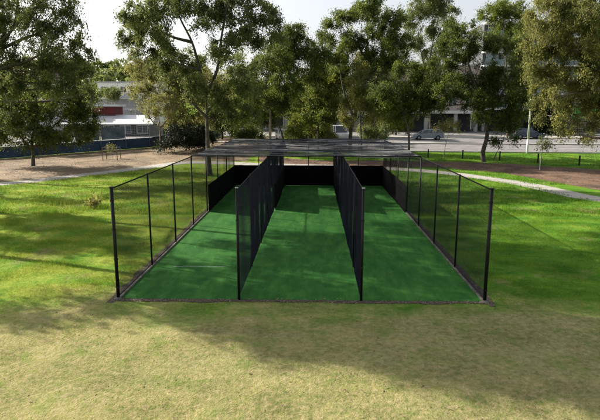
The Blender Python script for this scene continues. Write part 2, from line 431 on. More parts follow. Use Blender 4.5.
# roof net: sags between rails
mb = MB(); y0 = posts_y[3]; sp = .045
wr = wob(400, 1, 1.5); wr2 = wob(410, 1, 2.5)
def RZ(x, y):
    u = ((y-y0) % SP)/SP; v = ((x+HW) % 3.6)/3.6
    return H+.045-.16*math.sin(math.pi*u)**1.0*(.6+.4*math.sin(math.pi*v))+.035*wr(x*1.1+y*.5)+.040*wr2(y*2.2+.4*math.sin(x*.8))
nxr = int(2*HW/sp); nyr = int((BY-y0)/sp)
for i in range(nxr+1):
    x = -HW+2*HW*i/nxr; mb.tube([(x, y0+(BY-y0)*j/56, RZ(x, y0+(BY-y0)*j/56)) for j in range(57)], .0034, 3, False)
for j in range(nyr+1):
    y = y0+(BY-y0)*j/nyr; mb.tube([(-HW+2*HW*i/36, y, RZ(-HW+2*HW*i/36, y)) for i in range(37)], .0034, 3, False)
cb(mb, 'roof_net', M['roofnet'])
# low black vinyl walls around the batting ends
WH = 1.5; yl = posts_y[4]
def vinyl(x0, y0_, x1, y1_, seed):
    mb = MB(); L_ = math.hypot(x1-x0, y1_-y0_); n = max(8, int(L_/.2)); w = wob(seed, .02, 2)
    dx, dy = (x1-x0)/L_, (y1_-y0_)/L_
    for i in range(n):
        pts = []
        for q in (i, i+1):
            u = L_*q/n; o = w(u); pts.append((x0+dx*u-dy*o, y0_+dy*u+dx*o))
        (a, b), (c, d) = pts
        ox, oy = -dy*.006, dx*.006
        mb.quad((a-ox, b-oy, .03), (c-ox, d-oy, .03), (c-ox, d-oy, WH), (a-ox, b-oy, WH))
        mb.quad((a+ox, b+oy, WH), (c+ox, d+oy, WH), (c+ox, d+oy, .03), (a+ox, b+oy, .03))
        mb.quad((a-ox, b-oy, WH), (c-ox, d-oy, WH), (c+ox, d+oy, WH), (a+ox, b+oy, WH))
    cb(mb, 'vinyl_wall', M['vinyl'])
vinyl(-HW+.08, yl, -HW+.08, BY-.06, 500); vinyl(HW-.08, yl, HW-.08, BY-.06, 501)
vinyl(-HW+.03, BY-.09, HW-.03, BY-.09, 502)
vinyl(-1.8+.07, yl+.6, -1.8+.07, BY-.14, 503); vinyl(1.8+.07, yl+.6, 1.8+.07, BY-.14, 504)
for x in (-HW, HW):
    m = MB(); n = 11; pts = []
    m.v.append((x, FY, .10))
    for k in range(n):
        a = 2*math.pi*k/n; r = .16*rnd.uniform(.8, 1.15); m.v.append((x+r*math.cos(a), FY-.03+r*.8*math.sin(a), .01))
    for k in range(n): m.f.append((0, 1+k, 1+(k+1) % n))
    m.v = [(a, b-FY, c) for a, b, c in m.v]
    o = m.build('footing', M['conc_dk'], cage, smooth=True)

# ------------------------------------------------------------------ trees
def leaf_quads(C, size, droop, asp=.42):
    n = len(C); u = nr.normal(size=(n, 3)); u[:, 2] -= droop; u /= np.linalg.norm(u, axis=1)[:, None]
    t = nr.normal(size=(n, 3)); v = np.cross(u, t); v /= np.linalg.norm(v, axis=1)[:, None]+1e-9
    s = size*np.clip(np.exp(nr.normal(-.02, .38, n)), .4, 1.9)[:, None]
    a = C-u*s*.5; b = C+v*s*asp*.5; c = C+u*s*.5; d = C-v*s*asp*.5
    return np.stack([a, b, c, d], 1).reshape(-1, 3)
def curve_pts(a, b, n, bend, sag=0):
    a = Vector(a); b = Vector(b); L_ = (b-a).length; o = Vector((rnd.gauss(0, 1), rnd.gauss(0, 1), rnd.gauss(0, .6)))*bend*L_
    return [a.lerp(b, k/n)+o*math.sin(math.pi*k/n)+Vector((0, 0, sag*L_*math.sin(math.pi*k/n))) for k in range(n+1)]
LEAFK = 1.68; SPREAD = 1.12
def tree(name, label, group, trunks, lobes, nleaf, mat, bark, size=.17, clump=.55, dens=1.0, droop=.6, r0=.2, cat='tree', parts=('trunk', 'crown')):
    """trunks: list of polylines (Vectors); lobes: (centre, rx, ry, rz, weight)"""
    base = Vector(trunks[0][0]); root = empty(name, base, label, cat, group)
    wood = MB(); stem = []
    for ti, tp in enumerate(trunks):
        tp = [Vector(p)-base for p in tp]; k = len(tp); rr = r0*(1 if ti == 0 else .62)
        if ti == 0: tp[0].z -= .15
        full = catmull(tp, 4) if k > 2 else tp
        wood.tube(full, [rr*(1.25 if i == 0 and ti == 0 else 1)*(1-.72*i/(len(full)-1)) for i in range(len(full))], 8, False)
        stem += [(p, rr*(1-.72*i/(len(full)-1))) for i, p in enumerate(full)]
    V = []; T = []; tw = sum(l[4]*l[1]*l[3] for l in lobes)
    for (c, rx, ry, rz, w) in lobes:
        c = Vector(c)-base; rx *= SPREAD; ry *= SPREAD; rz *= SPREAD
        cand = [s for s in stem if s[0].z < c.z+rz*.3] or stem
        s = min(cand, key=lambda s: (s[0]-c).length+ .9*max(0, s[0].z-c.z+rz*.6))
        pts = curve_pts(s[0], c-Vector((0, 0, rz*.25)), 6, .07, -.05)
        rl = max(.02, min(s[1]*.6, .022*(pts[-1]-pts[0]).length+.015))
        wood.tube(pts, [rl*(1-.7*i/6) for i in range(7)], 5, False)
        nl = int(nleaf*LEAFK*w*rx*rz/tw); nc = max(4, int(rx*rz*2.6*dens/clump**2*.9))
        for q in range(nc):
            d = Vector((rnd.gauss(0, 1), rnd.gauss(0, 1), rnd.gauss(0, 1))).normalized()*rnd.uniform(.35, 1)**.6
            if d.z < -.5: d.z *= .6
            cc = c+Vector((d.x*rx, d.y*ry, d.z*rz)); cr = clump*rnd.uniform(.55, 1.3)
            st = pts[rnd.choice((3, 4, 5, 6))]
            if rnd.random() < .75: wood.tube(curve_pts(st, cc, 3, .1), [rl*.32, rl*.25, rl*.18, rl*.08], 3, False)
            n = max(4, int(nl/nc*rnd.uniform(.5, 1.5)))
            ns = rnd.choice((4, 5, 6, 7)); D = nr.normal(size=(ns, 3))*.8+np.array([d.x, d.y, d.z*.5+(.25 if droop < .8 else -.25)]); D /= np.linalg.norm(D, axis=1)[:, None]
            ki = nr.integers(0, ns, n); tt = nr.uniform(0, 1, n)**.8
            P = np.array(cc)+D[ki]*(tt*cr*1.75)[:, None]+nr.normal(size=(n, 3))*(.10+.14*tt)[:, None]*(size/.17)
            P[:, 2] -= tt**2*cr*(.9 if droop > .8 else .15)
            for q_ in range(ns if size < .2 else 0):
                e = cc+Vector(D[q_])*cr*1.5; e.z -= cr*(.6 if droop > .8 else .1); wood.tube([cc, (cc+e)/2+Vector((0, 0, cr*.08)), e], [.016, .011, .006], 3, False)
            V.append(P); T.append(np.clip(nr.normal(.42, .15, n)+rnd.gauss(0, .22), 0, 1))
    V = np.concatenate(V); T = np.concatenate(T)
    wood.build(parts[0], bark, root, smooth=True)
    quads_np(parts[1], leaf_quads(V, size, droop), mat, T, root)
    return root
def ptree(name, label, group, base, Y, trunks, lobes, nleaf, mat, bark, dr=1.0, **k):
    """trunks and lobes given as directions seen from the lens, placed at distance Y with real depth"""
    b = W(base[0], base[1], Y); b.z = zt(b.x, b.y)
    TR = []
    for i, t in enumerate(trunks):
        pts = [W(p[0], p[1], Y+(p[2] if len(p) > 2 else 0)) for p in t]
        TR.append([b]+pts if i == 0 else pts)
    s = ppm(Y); LB = []
    for l in lobes:
        px, py, rx, rz = l[:4]; dy = l[4] if len(l) > 4 else rnd.uniform(-1, 1)*dr*2.2
        LB.append((W(px, py, Y+dy), rx/s, max(1.0, min(rx, 24)/s*1.0), rz/s, l[5] if len(l) > 5 else 1))
    return tree(name, label, group, TR, LB, nleaf, LF[mat], M[bark], **k)
G1 = 'gum trees standing around the cricket nets'; G2 = 'roadside trees behind the nets'
YA = at(33, 166).y
ptree('shade_tree', 'low spreading dark tree on the pale mulch beside the navy hoarding', G1, (33, 166), YA,
 [[(33, 155), (32, 140), (36, 120)], [(33, 150), (22, 138), (15, 120)], [(34, 148), (45, 135), (62, 118)]],
 [(30, 103, 26, 16), (60, 108, 26, 18), (12, 112, 20, 20), (48, 130, 24, 12), (82, 122, 12, 18), (25, 88, 24, 12), (68, 92, 20, 12), (10, 138, 14, 8), (75, 138, 12, 8), (88, 108, 8, 12), (0, 125, 14, 18), (55, 142, 8, 8), (30, 145, 12, 6)],
 30000, 'dark', 'trunk', size=.17, clump=.55, r0=.22)
ptree('gum_tree', 'large airy gum whose branches fill the upper left corner', G1, (-46, 176), 43,
 [[(-42, 120), (-30, 80), (-10, 55), (12, 30), (30, 8)], [(-30, 80), (-5, 70), (25, 62), (52, 48)], [(-10, 55), (20, 40), (45, 30), (62, 12)], [(12, 30), (18, 10), (15, -20)]],
 [(12, 15, 16, 13), (36, 30, 16, 12), (58, 8, 12, 10), (62, 40, 16, 10), (84, 55, 8, 9), (30, 58, 20, 10), (3, 48, 14, 14), (70, -6, 12, 8), (20, -15, 30, 12), (48, 52, 12, 9), (-15, 20, 20, 22), (42, 8, 12, 8), (70, 22, 9, 8), (78, 38, 8, 7), (75, 68, 12, 9), (48, 72, 16, 8), (-30, -5, 25, 20), (25, 44, 8, 6), (15, 70, 16, 9), (60, 84, 16, 9), (30, 82, 14, 8), (82, 74, 10, 9), (2, 84, 14, 9), (88, 92, 8, 8), (44, 64, 14, 8)],
 38000, 'gum', 'trunk', size=.15, clump=.45, dens=.9, droop=1.0, r0=.26)
ptree('gum_tree', 'tall forked gum with a bare trunk just behind the left net', G1, (210, 176), at(210, 176).y,
 [[(208, 150), (207, 120), (206, 95)], [(206, 97), (200, 70), (192, 42), (180, 18), (172, -6)], [(206, 95), (217, 70), (221, 40), (226, 12), (230, -8)], [(207, 118), (190, 100), (180, 88)], [(207, 112), (224, 92), (238, 78)], [(192, 42), (170, 36), (150, 24)], [(200, 70), (185, 66), (168, 60)]],
 [(134, 14, 14, 12), (128, 34, 12, 10), (148, 30, 12, 12), (160, 8, 14, 9), (185, 6, 14, 8), (212, 10, 14, 10), (240, 10, 16, 11), (264, 14, 12, 12), (268, 32, 14, 11), (245, 36, 16, 12), (222, 46, 10, 9), (165, 38, 9, 8), (168, 50, 10, 8), (180, 66, 12, 9), (236, 64, 14, 12), (205, 28, 7, 6), (195, 58, 10, 8), (250, 82, 16, 12), (228, 96, 14, 10), (190, 82, 12, 9), (200, -12, 40, 10), (240, -12, 26, 9), (160, -12, 26, 9), (143, 48, 8, 8), (155, 62, 8, 7), (240, 112, 14, 8)],
 44000, 'gum', 'trunk', size=.16, clump=.42, dens=.8, droop=.9, r0=.23)
YD = at(160, 152).y
ptree('small_tree', 'small thin-crowned grey-green tree on the mulch beside the round dark bush', G1, (160, 152), YD,
 [[(160, 140), (160, 128), (158, 112)], [(160, 130), (150, 118), (146, 108)], [(160, 128), (170, 116), (176, 104)]],
 [(152, 114, 8, 7), (166, 112, 9, 7), (160, 102, 9, 6), (174, 106, 7, 6), (146, 106, 6, 6)],
 2600, 'olive', 'gumbark', size=.15, clump=.5, dens=.6, r0=.13)
ptree('wattle_tree', 'pale olive wattle behind the small thin tree left of the forked gum', G1, (176, 152), YD+5,
 [[(176, 135), (172, 110), (168, 85)], [(172, 110), (155, 90), (142, 76)], [(172, 110), (188, 95), (196, 80)]],
 [(142, 74, 14, 10), (165, 78, 15, 12), (185, 84, 15, 12), (152, 95, 15, 11), (178, 104, 15, 12), (197, 100, 12, 13), (140, 92, 9, 9), (160, 62, 12, 8), (135, 62, 8, 7), (195, 122, 12, 9), (168, 118, 12, 8), (205, 80, 10, 10)],
 24000, 'olive', 'trunk', size=.18, clump=.65, r0=.17)
ptree('round_bush', 'round dark green bush on the mulch behind the left net', G1, (186, 150), YD+1.5,
 [[(186, 144), (186, 138)]], [(178, 139, 13, 9), (194, 137, 13, 11), (186, 131, 12, 8), (205, 141, 8, 7), (168, 144, 7, 5)],
 9000, 'bush', 'trunk', size=.18, clump=.5, r0=.1, cat='bush', parts=('stem', 'foliage'))
ptree('gum_tree', 'pale-trunked gum behind the roof net, right of the forked gum', G1, (270, 146), 60,
 [[(270, 128), (270, 110), (266, 85), (272, 60)], [(268, 100), (282, 80), (296, 62)], [(269, 112), (254, 96), (246, 84)]],
 [(286, 40, 12, 11), (302, 46, 14, 10), (316, 54, 11, 9), (276, 56, 14, 11), (298, 64, 16, 11), (262, 70, 14, 11), (284, 82, 15, 11), (312, 74, 10, 9), (258, 92, 12, 9), (276, 100, 12, 9), (292, 30, 8, 7)],
 30000, 'dark', 'gumbark', size=.17, clump=.5, r0=.19, droop=.9)
ptree('leaning_tree', 'dark leaning tree with a low crown behind the roof net', G1, (286, 147), 62,
 [[(283, 138), (278, 124), (268, 112)]],
 [(262, 112, 12, 8), (250, 106, 10, 8), (275, 106, 9, 7), (245, 120, 8, 6)], 9000, 'lime', 'trunk', size=.17, clump=.5, r0=.15)
ptree('wattle_tree', 'yellow-green wattle leaning behind the middle of the roof net', G1, (318, 147), 66,
 [[(318, 130), (320, 110), (324, 92)], [(319, 115), (305, 105), (298, 98)]],
 [(300, 98, 14, 12), (320, 92, 13, 14), (330, 78, 10, 12), (306, 116, 13, 10), (326, 112, 11, 12), (318, 128, 10, 7), (296, 126, 9, 7)],
 24000, 'lime', 'trunk', size=.18, clump=.55, r0=.14, droop=.8)
ptree('gum_tree', 'domed gum with forked dark trunk behind the right divider', G1, (350, 147), 63,
 [[(351, 130), (356, 112), (362, 88), (366, 60), (368, 30)], [(354, 118), (345, 95), (340, 70), (338, 48)], [(362, 88), (378, 66), (392, 46)], [(351, 132), (343, 116), (338, 108)], [(366, 60), (355, 40), (346, 26)]],
 [(366, 6, 12, 6), (350, 14, 13, 7), (336, 22, 9, 6), (376, 16, 13, 7), (392, 22, 12, 8), (328, 38, 10, 6), (345, 42, 14, 7), (372, 36, 15, 8), (396, 42, 13, 9), (356, 58, 15, 9), (384, 58, 15, 10), (334, 58, 9, 7), (344, 78, 10, 9), (398, 66, 12, 10), (362, 76, 12, 8)],
 42000, 'dark', 'trunk', size=.17, clump=.5, r0=.24)
ptree('wattle_tree', 'upright yellow-leaved wattle in front of the domed gum', G1, (362, 149), 58,
 [[(361, 135), (360, 112), (357, 92)], [(360, 120), (368, 104), (372, 90)]],
 [(356, 84, 9, 12), (352, 102, 8, 9), (366, 98, 9, 10), (372, 114, 8, 9), (350, 116, 7, 8), (360, 66, 7, 10)], 9000, 'olive', 'trunk', size=.15, clump=.42, dens=.7, r0=.11, droop=1.0)
ptree('fig_tree', 'dense dark tree with forked stems right of the roof net', G1, (409, 152), 55,
 [[(409, 140), (408, 128), (403, 112), (398, 92)], [(408, 130), (415, 116), (420, 100)], [(403, 112), (392, 100), (386, 92)]],
 [(398, 88, 12, 11), (384, 98, 12, 9), (414, 92, 12, 10), (424, 106, 10, 8), (404, 108, 12, 7), (390, 112, 9, 7), (408, 74, 11, 9)], 22000, 'dark', 'trunk', size=.17, clump=.5, r0=.14)
ptree('gum_tree', 'tallest slender gum with bare upright stems above the right side net', G1, (430, 140), 97,
 [[(430, 125), (429, 100), (428, 75), (432, 48), (438, 18)], [(428, 78), (421, 52), (418, 28)], [(432, 60), (444, 42), (448, 26)]],
 [(420, 6, 12, 7), (436, 8, 13, 9), (448, 18, 8, 10), (416, 20, 9, 7), (430, 28, 9, 6), (446, 40, 8, 10), (414, 42, 7, 8), (432, 56, 9, 8), (424, 72, 12, 9), (444, 78, 11, 9), (430, 90, 12, 8), (430, -8, 18, 8)], 34000, 'gum', 'trunk', size=.22, clump=.65, droop=1.1, r0=.24)
YL = at(485, 162).y
ptree('ironbark_tree', 'broad dark tree with a black leaning trunk on the mulch right of the nets', G1, (484, 162), YL,
 [[(483, 152), (487, 136), (486, 118), (480, 96), (484, 72)], [(486, 120), (498, 100), (508, 82), (514, 62)], [(485, 112), (468, 92), (456, 76), (446, 66)], [(480, 96), (470, 70), (466, 48)]],
 [(465, 34, 16, 8), (450, 46, 11, 8), (438, 66, 10, 8), (455, 62, 14, 9), (485, 44, 14, 9), (506, 44, 14, 10), (520, 54, 11, 11), (478, 80, 16, 11), (502, 78, 14, 10), (450, 90, 12, 10), (518, 80, 10, 12), (498, 100, 15, 9), (470, 102, 12, 8), (516, 102, 10, 10), (512, 122, 7, 8), (514, 136, 3, 7), (499, 139, 3, 6), (505, 118, 8, 8), (478, 116, 8, 6), (484, 94, 14, 9), (526, 92, 8, 10), (436, 84, 9, 8), (440, 104, 9, 7)],
 46000, 'dark', 'trunk', size=.16, clump=.48, r0=.27)
ptree('small_tree', 'thin slanting young tree right against the black leaning trunk', G1, (493, 161.5), YL+.8,
 [[(497, 152), (503, 141), (507, 128)]], [(508, 124, 6, 6), (502, 130, 4, 4)], 900, 'dark', 'trunk', size=.14, clump=.35, r0=.055)
ptree('umbrella_pine', 'flat-topped tree rising above the balconied building', G2, (508, 140), 84,
 [[(508, 100), (506, 60), (504, 24)], [(505, 45), (495, 28), (488, 18)], [(505, 45), (516, 28), (520, 20)]],
 [(490, 15, 12, 5), (506, 8, 16, 5), (522, 15, 10, 5), (506, 17, 12, 4), (510, 32, 12, 7)], 12000, 'lime', 'trunk', size=.2, clump=.6, r0=.25)
ptree('gum_tree', 'golden-green drooping gum filling the upper right corner', G1, (622, 176), 46,
 [[(622, 140), (616, 100), (606, 70), (598, 40)], [(606, 72), (582, 56), (562, 40), (550, 22)], [(616, 100), (590, 90), (566, 84), (548, 78)], [(598, 40), (585, 20), (575, 0)]],
 [(545, 16, 13, 13), (565, 8, 16, 12), (588, 12, 16, 14), (534, 42, 9, 14), (556, 42, 16, 14), (584, 44, 17, 15), (600, 30, 12, 14), (536, 66, 9, 12), (556, 72, 15, 13), (582, 76, 16, 13), (604, 70, 14, 16), (544, 96, 11, 11), (566, 98, 13, 10), (590, 104, 14, 10), (610, 100, 10, 14), (596, 122, 8, 7), (552, 114, 8, 7), (570, 116, 6, 6), (575, -8, 28, 9), (620, 20, 20, 25), (566, 131, 4, 5), (592, 136, 5, 5)],
 74000, 'olive', 'gumbark', size=.14, clump=.5, droop=1.2, r0=.3)
ptree('round_tree', 'rounded dark tree standing in front of the cream flats', G2, (108, 110), 108, [[(108, 104), (108, 98)]], [(105, 95, 5, 3), (112, 93, 6, 4), (118, 96, 4, 3)], 4500, 'gum', 'trunk', size=.24, clump=.5, r0=.12)
# row of street trees beyond the road edge filling gaps
k = 0
for (px, Y, top, wd, mt, lab) in [(238, 80, 72, 22, 'olive', 'olive street tree behind the forked gum'), (262, 84, 84, 20, 'dark', 'dark rounded street tree left of the parked white hatchback'),
        (306, 86, 80, 18, 'dark', 'dense street tree between the two white vehicles'), (330, 84, 66, 16, 'gum', 'grey-green street tree above the white van'),
        (372, 92, 62, 22, 'gum', 'grey-green street tree before the pinkish building'), (396, 90, 90, 12, 'lime', 'small bright green street tree beside the pale column'),
        (222, 78, 92, 18, 'gum', 'street tree seen between the forked gum and the dark bush'), (548, 93, 96, 18, 'bush', 'dark street tree behind the white lamp post')]:
    z0 = 128
    ptree('street_tree', lab, G2, (px, 140), Y, [[(px, 130), (px+rnd.uniform(-3, 3), (top+z0)/2), (px+2, top+12)]],
      [(px, top+8, wd*.6, 8), (px-wd*.5, top+22, wd*.5, 10), (px+wd*.5, top+20, wd*.5, 10), (px, top+30, wd*.7, 10), (px-wd*.4, (top+z0)/2+8, wd*.55, 10), (px+wd*.45, (top+z0)/2+10, wd*.5, 10)],
      15000, mt, 'trunk', size=.24, clump=.8, r0=.17); k += 1
# shrubs along the road verge behind the cage
for (px, py, w_, h_, lab, mt) in [(300, 138, 14, 6, 'green verge shrub between the two white vehicles', 'gum'), (322, 137, 12, 7, 'yellowish verge shrub left of the white van', 'olive'),
        (372, 136, 14, 7, 'green verge shrub right of the white van', 'gum'), (248, 138, 14, 7, 'verge shrub left of the parked white hatchback', 'dark')]:
    ptree('verge_shrub', lab, 'shrubs on the road verge', (px, 143), 70, [[(px, 140), (px, 136)]], [(px-w_*.4, py-2, w_*.6, h_), (px+w_*.45, py-1, w_*.55, h_), (px, py-5, w_*.5, h_*.7)],
      6000, mt, 'trunk', size=.17, clump=.45, r0=.05, cat='shrub', parts=('stem', 'foliage'))
# trees out of frame on the left: they stand where the foreground and turf shadows come from
AZ = R(25); EL = R(29); KX = math.cos(AZ)/math.tan(EL); KY = math.sin(AZ)/math.tan(EL)
def sidetree(base, targets, lab, nl, seed=0):
    """a tree outside the left edge; each lobe hangs where the sun throws its shade on the wanted stretch of ground"""
    b = Vector((base[0], base[1], 0)); LB = []
    for (x, y, z, r) in targets: LB.append((Vector((x-z*KX, y+z*KY, z)), r, r, r*.8, 1))
    zm = max(t[2] for t in targets); cx_ = sum(l[0].x for l in LB)/len(LB); cy_ = sum(l[0].y for l in LB)/len(LB)
    tr = [[b, b.lerp(Vector((cx_, cy_, zm*.3)), .3)+Vector((0, 0, zm*.05)), b.lerp(Vector((cx_, cy_, zm*.6)), .75), Vector((cx_, cy_, zm*.9))]]
    return tree('gum_tree', lab, G1, tr, LB, nl, LF['gum'], M['gumbark'], size=.22, clump=.55, dens=.8, r0=.28)
sidetree((-19.5, 22), [(-4, 14.6, 10, 1.0), (-2, 14.2, 11, 1.5), (0.5, 13.4, 12, 1.6), (3.2, 12.4, 13, 1.9), (6, 11.6, 14.5, 2.0), (9, 11.3, 16, 2.0), (12, 12, 17.5, 2.0), (8, 14, 15.5, 1.7), (4.5, 14.2, 14.2, 1.0), (12, 15, 17.5, 1.6)], 'tall gum beside the lawn left of the nets, nearest the front', 34000)
sidetree((-24, 30), [(-3, 17.5, 11, 1.7), (1, 18, 13, 2.0), (4, 18.6, 15, 2.0), (8, 18, 17, 1.8), (-1, 21.5, 12, 1.5), (3, 22, 14, 1.9), (11, 20, 18, 2.0), (14, 22, 20, 1.8), (12, 17.2, 19, 1.6), (6, 25.5, 16, 1.5), (7, 22, 16, 1.3)], 'tallest gum left of the nets beside the long grass', 22000)
sidetree((-28, 27), [(-13, 26, 8, 1.3), (-9.5, 23, 9, 1.2), (-14, 22, 7.5, 1.2), (-9, 21, 9.5, 1.2), (-11.5, 24.6, 8.5, 1.2), (-8, 14.0, 8.6, .45)], 'middle gum in the row left of the nets', 16000)
sidetree((-37, 35), [(-20, 33, 9, 1.2), (-15, 31.5, 10, 1.0), (-24, 30, 8, 1.4), (-12, 34, 12, 1.0), (-22, 24, 7, 1.6), (-25, 40, 9, 1.6), (-20.5, 42, 9.5, 1.2)], 'outermost gum left of the lawn', 10000)

# saplings, stakes, guard
b = at(541, 170)
t = ptree('staked_sapling', 'young sapling tied to a short pale stake on the right mulch', None, (541, 170), b.y, [[(541.5, 158), (543, 146)]], [(543, 146, 3, 3), (545, 142, 3, 3)], 260, 'dark', 'trunk', size=.13, clump=.3, r0=.035)
MB().box(-.16, -.10, -.04, .02, -.1, 1.2).build('stake', M['white'], t)
b = at(446, 158)
ptree('small_tree', 'pale spindly sapling on the grass left of the black leaning trunk', None, (444, 157.5), b.y, [[(445, 148), (448, 135), (451, 122)], [(446, 142), (440, 130)]], [(450, 124, 6, 6), (442, 128, 5, 4), (455, 130, 5, 4)], 700, 'olive', 'gumbark', size=.14, clump=.35, r0=.04)
b = at(112, 160)
g = empty('tree_guard', b, 'small wire tree guard on stakes on the pale mulch', 'tree guard')
for (sx_, sy_) in ((-.75, -.5), (.75, -.5), (-.75, .5), (.75, .5)):
    MB().box(sx_-.03, sx_+.03, sy_-.03, sy_+.03, -.1, 1.35).build('stake', M['timber'], g)
mb = MB()
for (a, c) in (((-.75, -.5), (.75, -.5)), ((.75, -.5), (.75, .5)), ((.75, .5), (-.75, .5)), ((-.75, .5), (-.75, -.5))):
    for z in (.35, .7, 1.05, 1.3): mb.tube([(a[0], a[1], z), (c[0], c[1], z)], .008, 4)
mb.build('wire', M['galv'], g)
b = at(112, 158); tree('guarded_sapling', 'wispy seedling inside the wire tree guard', None, [[b, b+Vector((.05, 0, .5)), b+Vector((0, .05, 1.1))]], [(b+Vector((0, 0, 1.0)), .3, .3, .35, 1)], 260, LF['olive'], M['trunk'], size=.11, clump=.2, r0=.02, cat='sapling', parts=('stem', 'foliage'))
b = at(93, 207)
tree('lawn_weed', 'brown tufted stump of weeds on the lawn left of the front left post', None, [[b, b+Vector((.03, 0, .3)), b+Vector((-.05, 0, .95))]], [(b+Vector((0, 0, .15)), .2, .2, .15, 1)], 260, LF['olive'], M['trunk'], size=.16, clump=.16, r0=.02, cat='plant', parts=('stem', 'foliage'))

# ------------------------------------------------------------------ grass blades (nobody could count them)
def blades(name, n, x0, x1, y0, y1, hh, wd, label):
    x = nr.uniform(x0, x1, n*2); y = y0+(y1-y0)*nr.uniform(0, 1, n*2)**1.25
    keep = ~((np.abs(x) < HW+.12) & (y > FY-.12) & (y < BY+.1)); keep &= np.abs(x) < y*.62+3.5
    edge = (np.abs(x) < HW+.45) & (y > FY-.4); keep &= (~edge) | (nr.uniform(size=n*2) < .25)
    py_ = np.interp(x, [p.x for p in cp], [p.y for p in cp]); keep &= (y < py_-1.3) if y0 < 39 else ((y > py_+1.2) & (y < np.array([rb(a) for a in x])-.1)) | ((y > np.array([rt(a) for a in x])+.2) & (y < ROAD0-.4-(x-20)*.05))
    if y0 > 39: keep |= False
    cl = np.sin(x*1.7+np.sin(y*1.3)*2)+np.sin(y*2.3+np.sin(x*.9)*3)+nr.normal(size=n*2)*1.2
    keep &= cl > -1.2
    x = x[keep][:n]; y = y[keep][:n]; k_ = len(x)
    z = np.array([zt(a, b) for a, b in zip(x, y)])
    lush = np.clip((y-13.0)/3, 0.35, 1)
    h = hh*nr.uniform(.4, 1.5, k_)*lush*(1+.35*np.clip(cl[keep][:n], -1, 2)); a = nr.uniform(0, 2*np.pi, k_); w = wd*nr.uniform(.6, 1.4, k_)
    P = np.stack([x, y, z-.005], 1); s = np.stack([np.cos(a), np.sin(a), np.zeros(k_)], 1)*w[:, None]
    h = h*np.where(x < -5.5, 1.05+.8*np.clip(np.sin(x*1.1+y*.6)*np.sin(y*1.9-x*.4)+.2, 0, 1), 1)
    le = nr.normal(size=(k_, 3))*.7; le[:, 2] = 1; le /= np.linalg.norm(le, axis=1)[:, None]
    V = np.stack([P-s, P+s, P+le*h[:, None]], 1).reshape(-1, 3)
    tag(quads_np(name, V, M['blades'], nr.uniform(0, 1, k_), k=3), label, 'grass', kind='stuff')
blades('lawn_grass', 520000, -16, 18, 7.5, 30, .050, .0048, 'short patchy lawn, dry and straw coloured in front of the nets')
blades('verge_grass', 60000, -6, 46, 40, 71, .10, .022, 'bright grass strips along the path and the road verge')
blades('long_grass', 120000, -34, 30, 28, 50, .10, .015, 'brighter lawn beyond and beside the nets')
# leaf litter flecks by the net edges and on the turf
n = 5200; x = np.concatenate([nr.normal(-5.55, .16, n//2), nr.normal(5.55, .16, n//2)]); y = nr.uniform(FY, BY, n)
C = np.stack([x, y, np.full(n, .03)], 1); C[:, 2] += nr.uniform(0, .02, n)
x2 = nr.uniform(-5.2, 5.2, 400); C2 = np.stack([x2, nr.uniform(FY+.1, BY, 400), np.full(400, .032)], 1)
x3 = nr.uniform(-5.7, 5.7, 1500); C3 = np.stack([x3, nr.normal(FY-.1, .09, 1500), np.full(1500, .025)], 1)
C = np.concatenate([C, C2, C3]); ll = leaf_quads(C, .055, 0, .5); cz = np.repeat(C[:, 2], 4); ll[:, 2] = cz+(ll[:, 2]-cz)*.25
LF['litter'] = leaf_mat('dry_leaves', (.07, .045, .03), (.16, .11, .08), (.34, .27, .21), .1)
tag(quads_np('leaf_litter', ll, LF['litter'], nr.uniform(0, 1, len(C))), 'dry leaves caught along the base of the nets', 'leaf litter', kind='stuff')
n = 1500; xf = nr.uniform(-9, 10, n); yf = nr.uniform(8.5, 15, n); Cf = np.stack([xf, yf, np.full(n, .035)], 1); q = leaf_quads(Cf, .05, 0, .45); q[:, 2] = .035+(q[:, 2]-.035)*.4
tag(quads_np('fallen_leaves', q, LF['litter'], nr.uniform(0, .7, n)), 'scattered fallen leaves on the dry lawn in front of the nets', 'leaf litter', kind='stuff')
# wood chips on the mulch beds
def chips(name, n, x0, x1, f0, f1, lab):
    n = n//3
    x = nr.uniform(x0, x1, n); y = np.array([f0(a)+(f1(a)-f0(a))*nr.uniform() for a in x]); z = np.array([zt(a, b)+.03 for a, b in zip(x, y)])
    C = np.stack([x, y, z], 1); q = leaf_quads(C, .10, 0, .4); cz = np.repeat(z, 4); q[:, 2] = cz+(q[:, 2]-cz)*.4
    tag(quads_np(name, q, LF['litter'], nr.uniform(0, 1, n)), lab, 'mulch', kind='stuff')
chips('bark_chips', 26000, -34, -11, lambda x: pathy(x)+1.4, lambda x: max(pathy(x)+1.6, fy(x)-.4), 'pale bark chips on the left bed')
chips('bark_chips', 26000, -5, 30, lambda x: rb(x)+.2, lambda x: max(rb(x)+.5, rt(x)), 'reddish bark chips under the right-hand trees')

# ------------------------------------------------------------------ bollards, lamp post
for i, (px, py) in enumerate([(392, 158), (428, 158), (462.5, 159), (499.5, 160.5), (537.7, 163), (579, 165.5)]):
    b = at(px, py); pos = ['first', 'second', 'third', 'fourth', 'fifth', 'last'][i]
    o = empty('bollard', b, pos+' of the low dark timber bollards counting right from the nets', 'bollard', 'dark bollards along the road verge')
    MB().box(-.06, .06, -.06, .06, -.1, .92).build('shaft', M['timber' if False else 'blackmetal'], o, bevel=.012)
    MB().box(-.05, .05, -.05, .05, .92, .955).build('bollard_cap', M['darkpanel'], o)
b = at(527, 153.5)
o = empty('street_lamp', b, 'white lamp post on the verge at the right, lower part bare', 'street lamp')
MB().tube([(0, 0, -.1), (0, 0, 1.6)], .125, 10).build('base', M['white'], o, smooth=True)
MB().tube([(0, 0, 1.6), (0, 0, 9)], [.11, .07], 10).build('pole', M['white'], o, smooth=True)
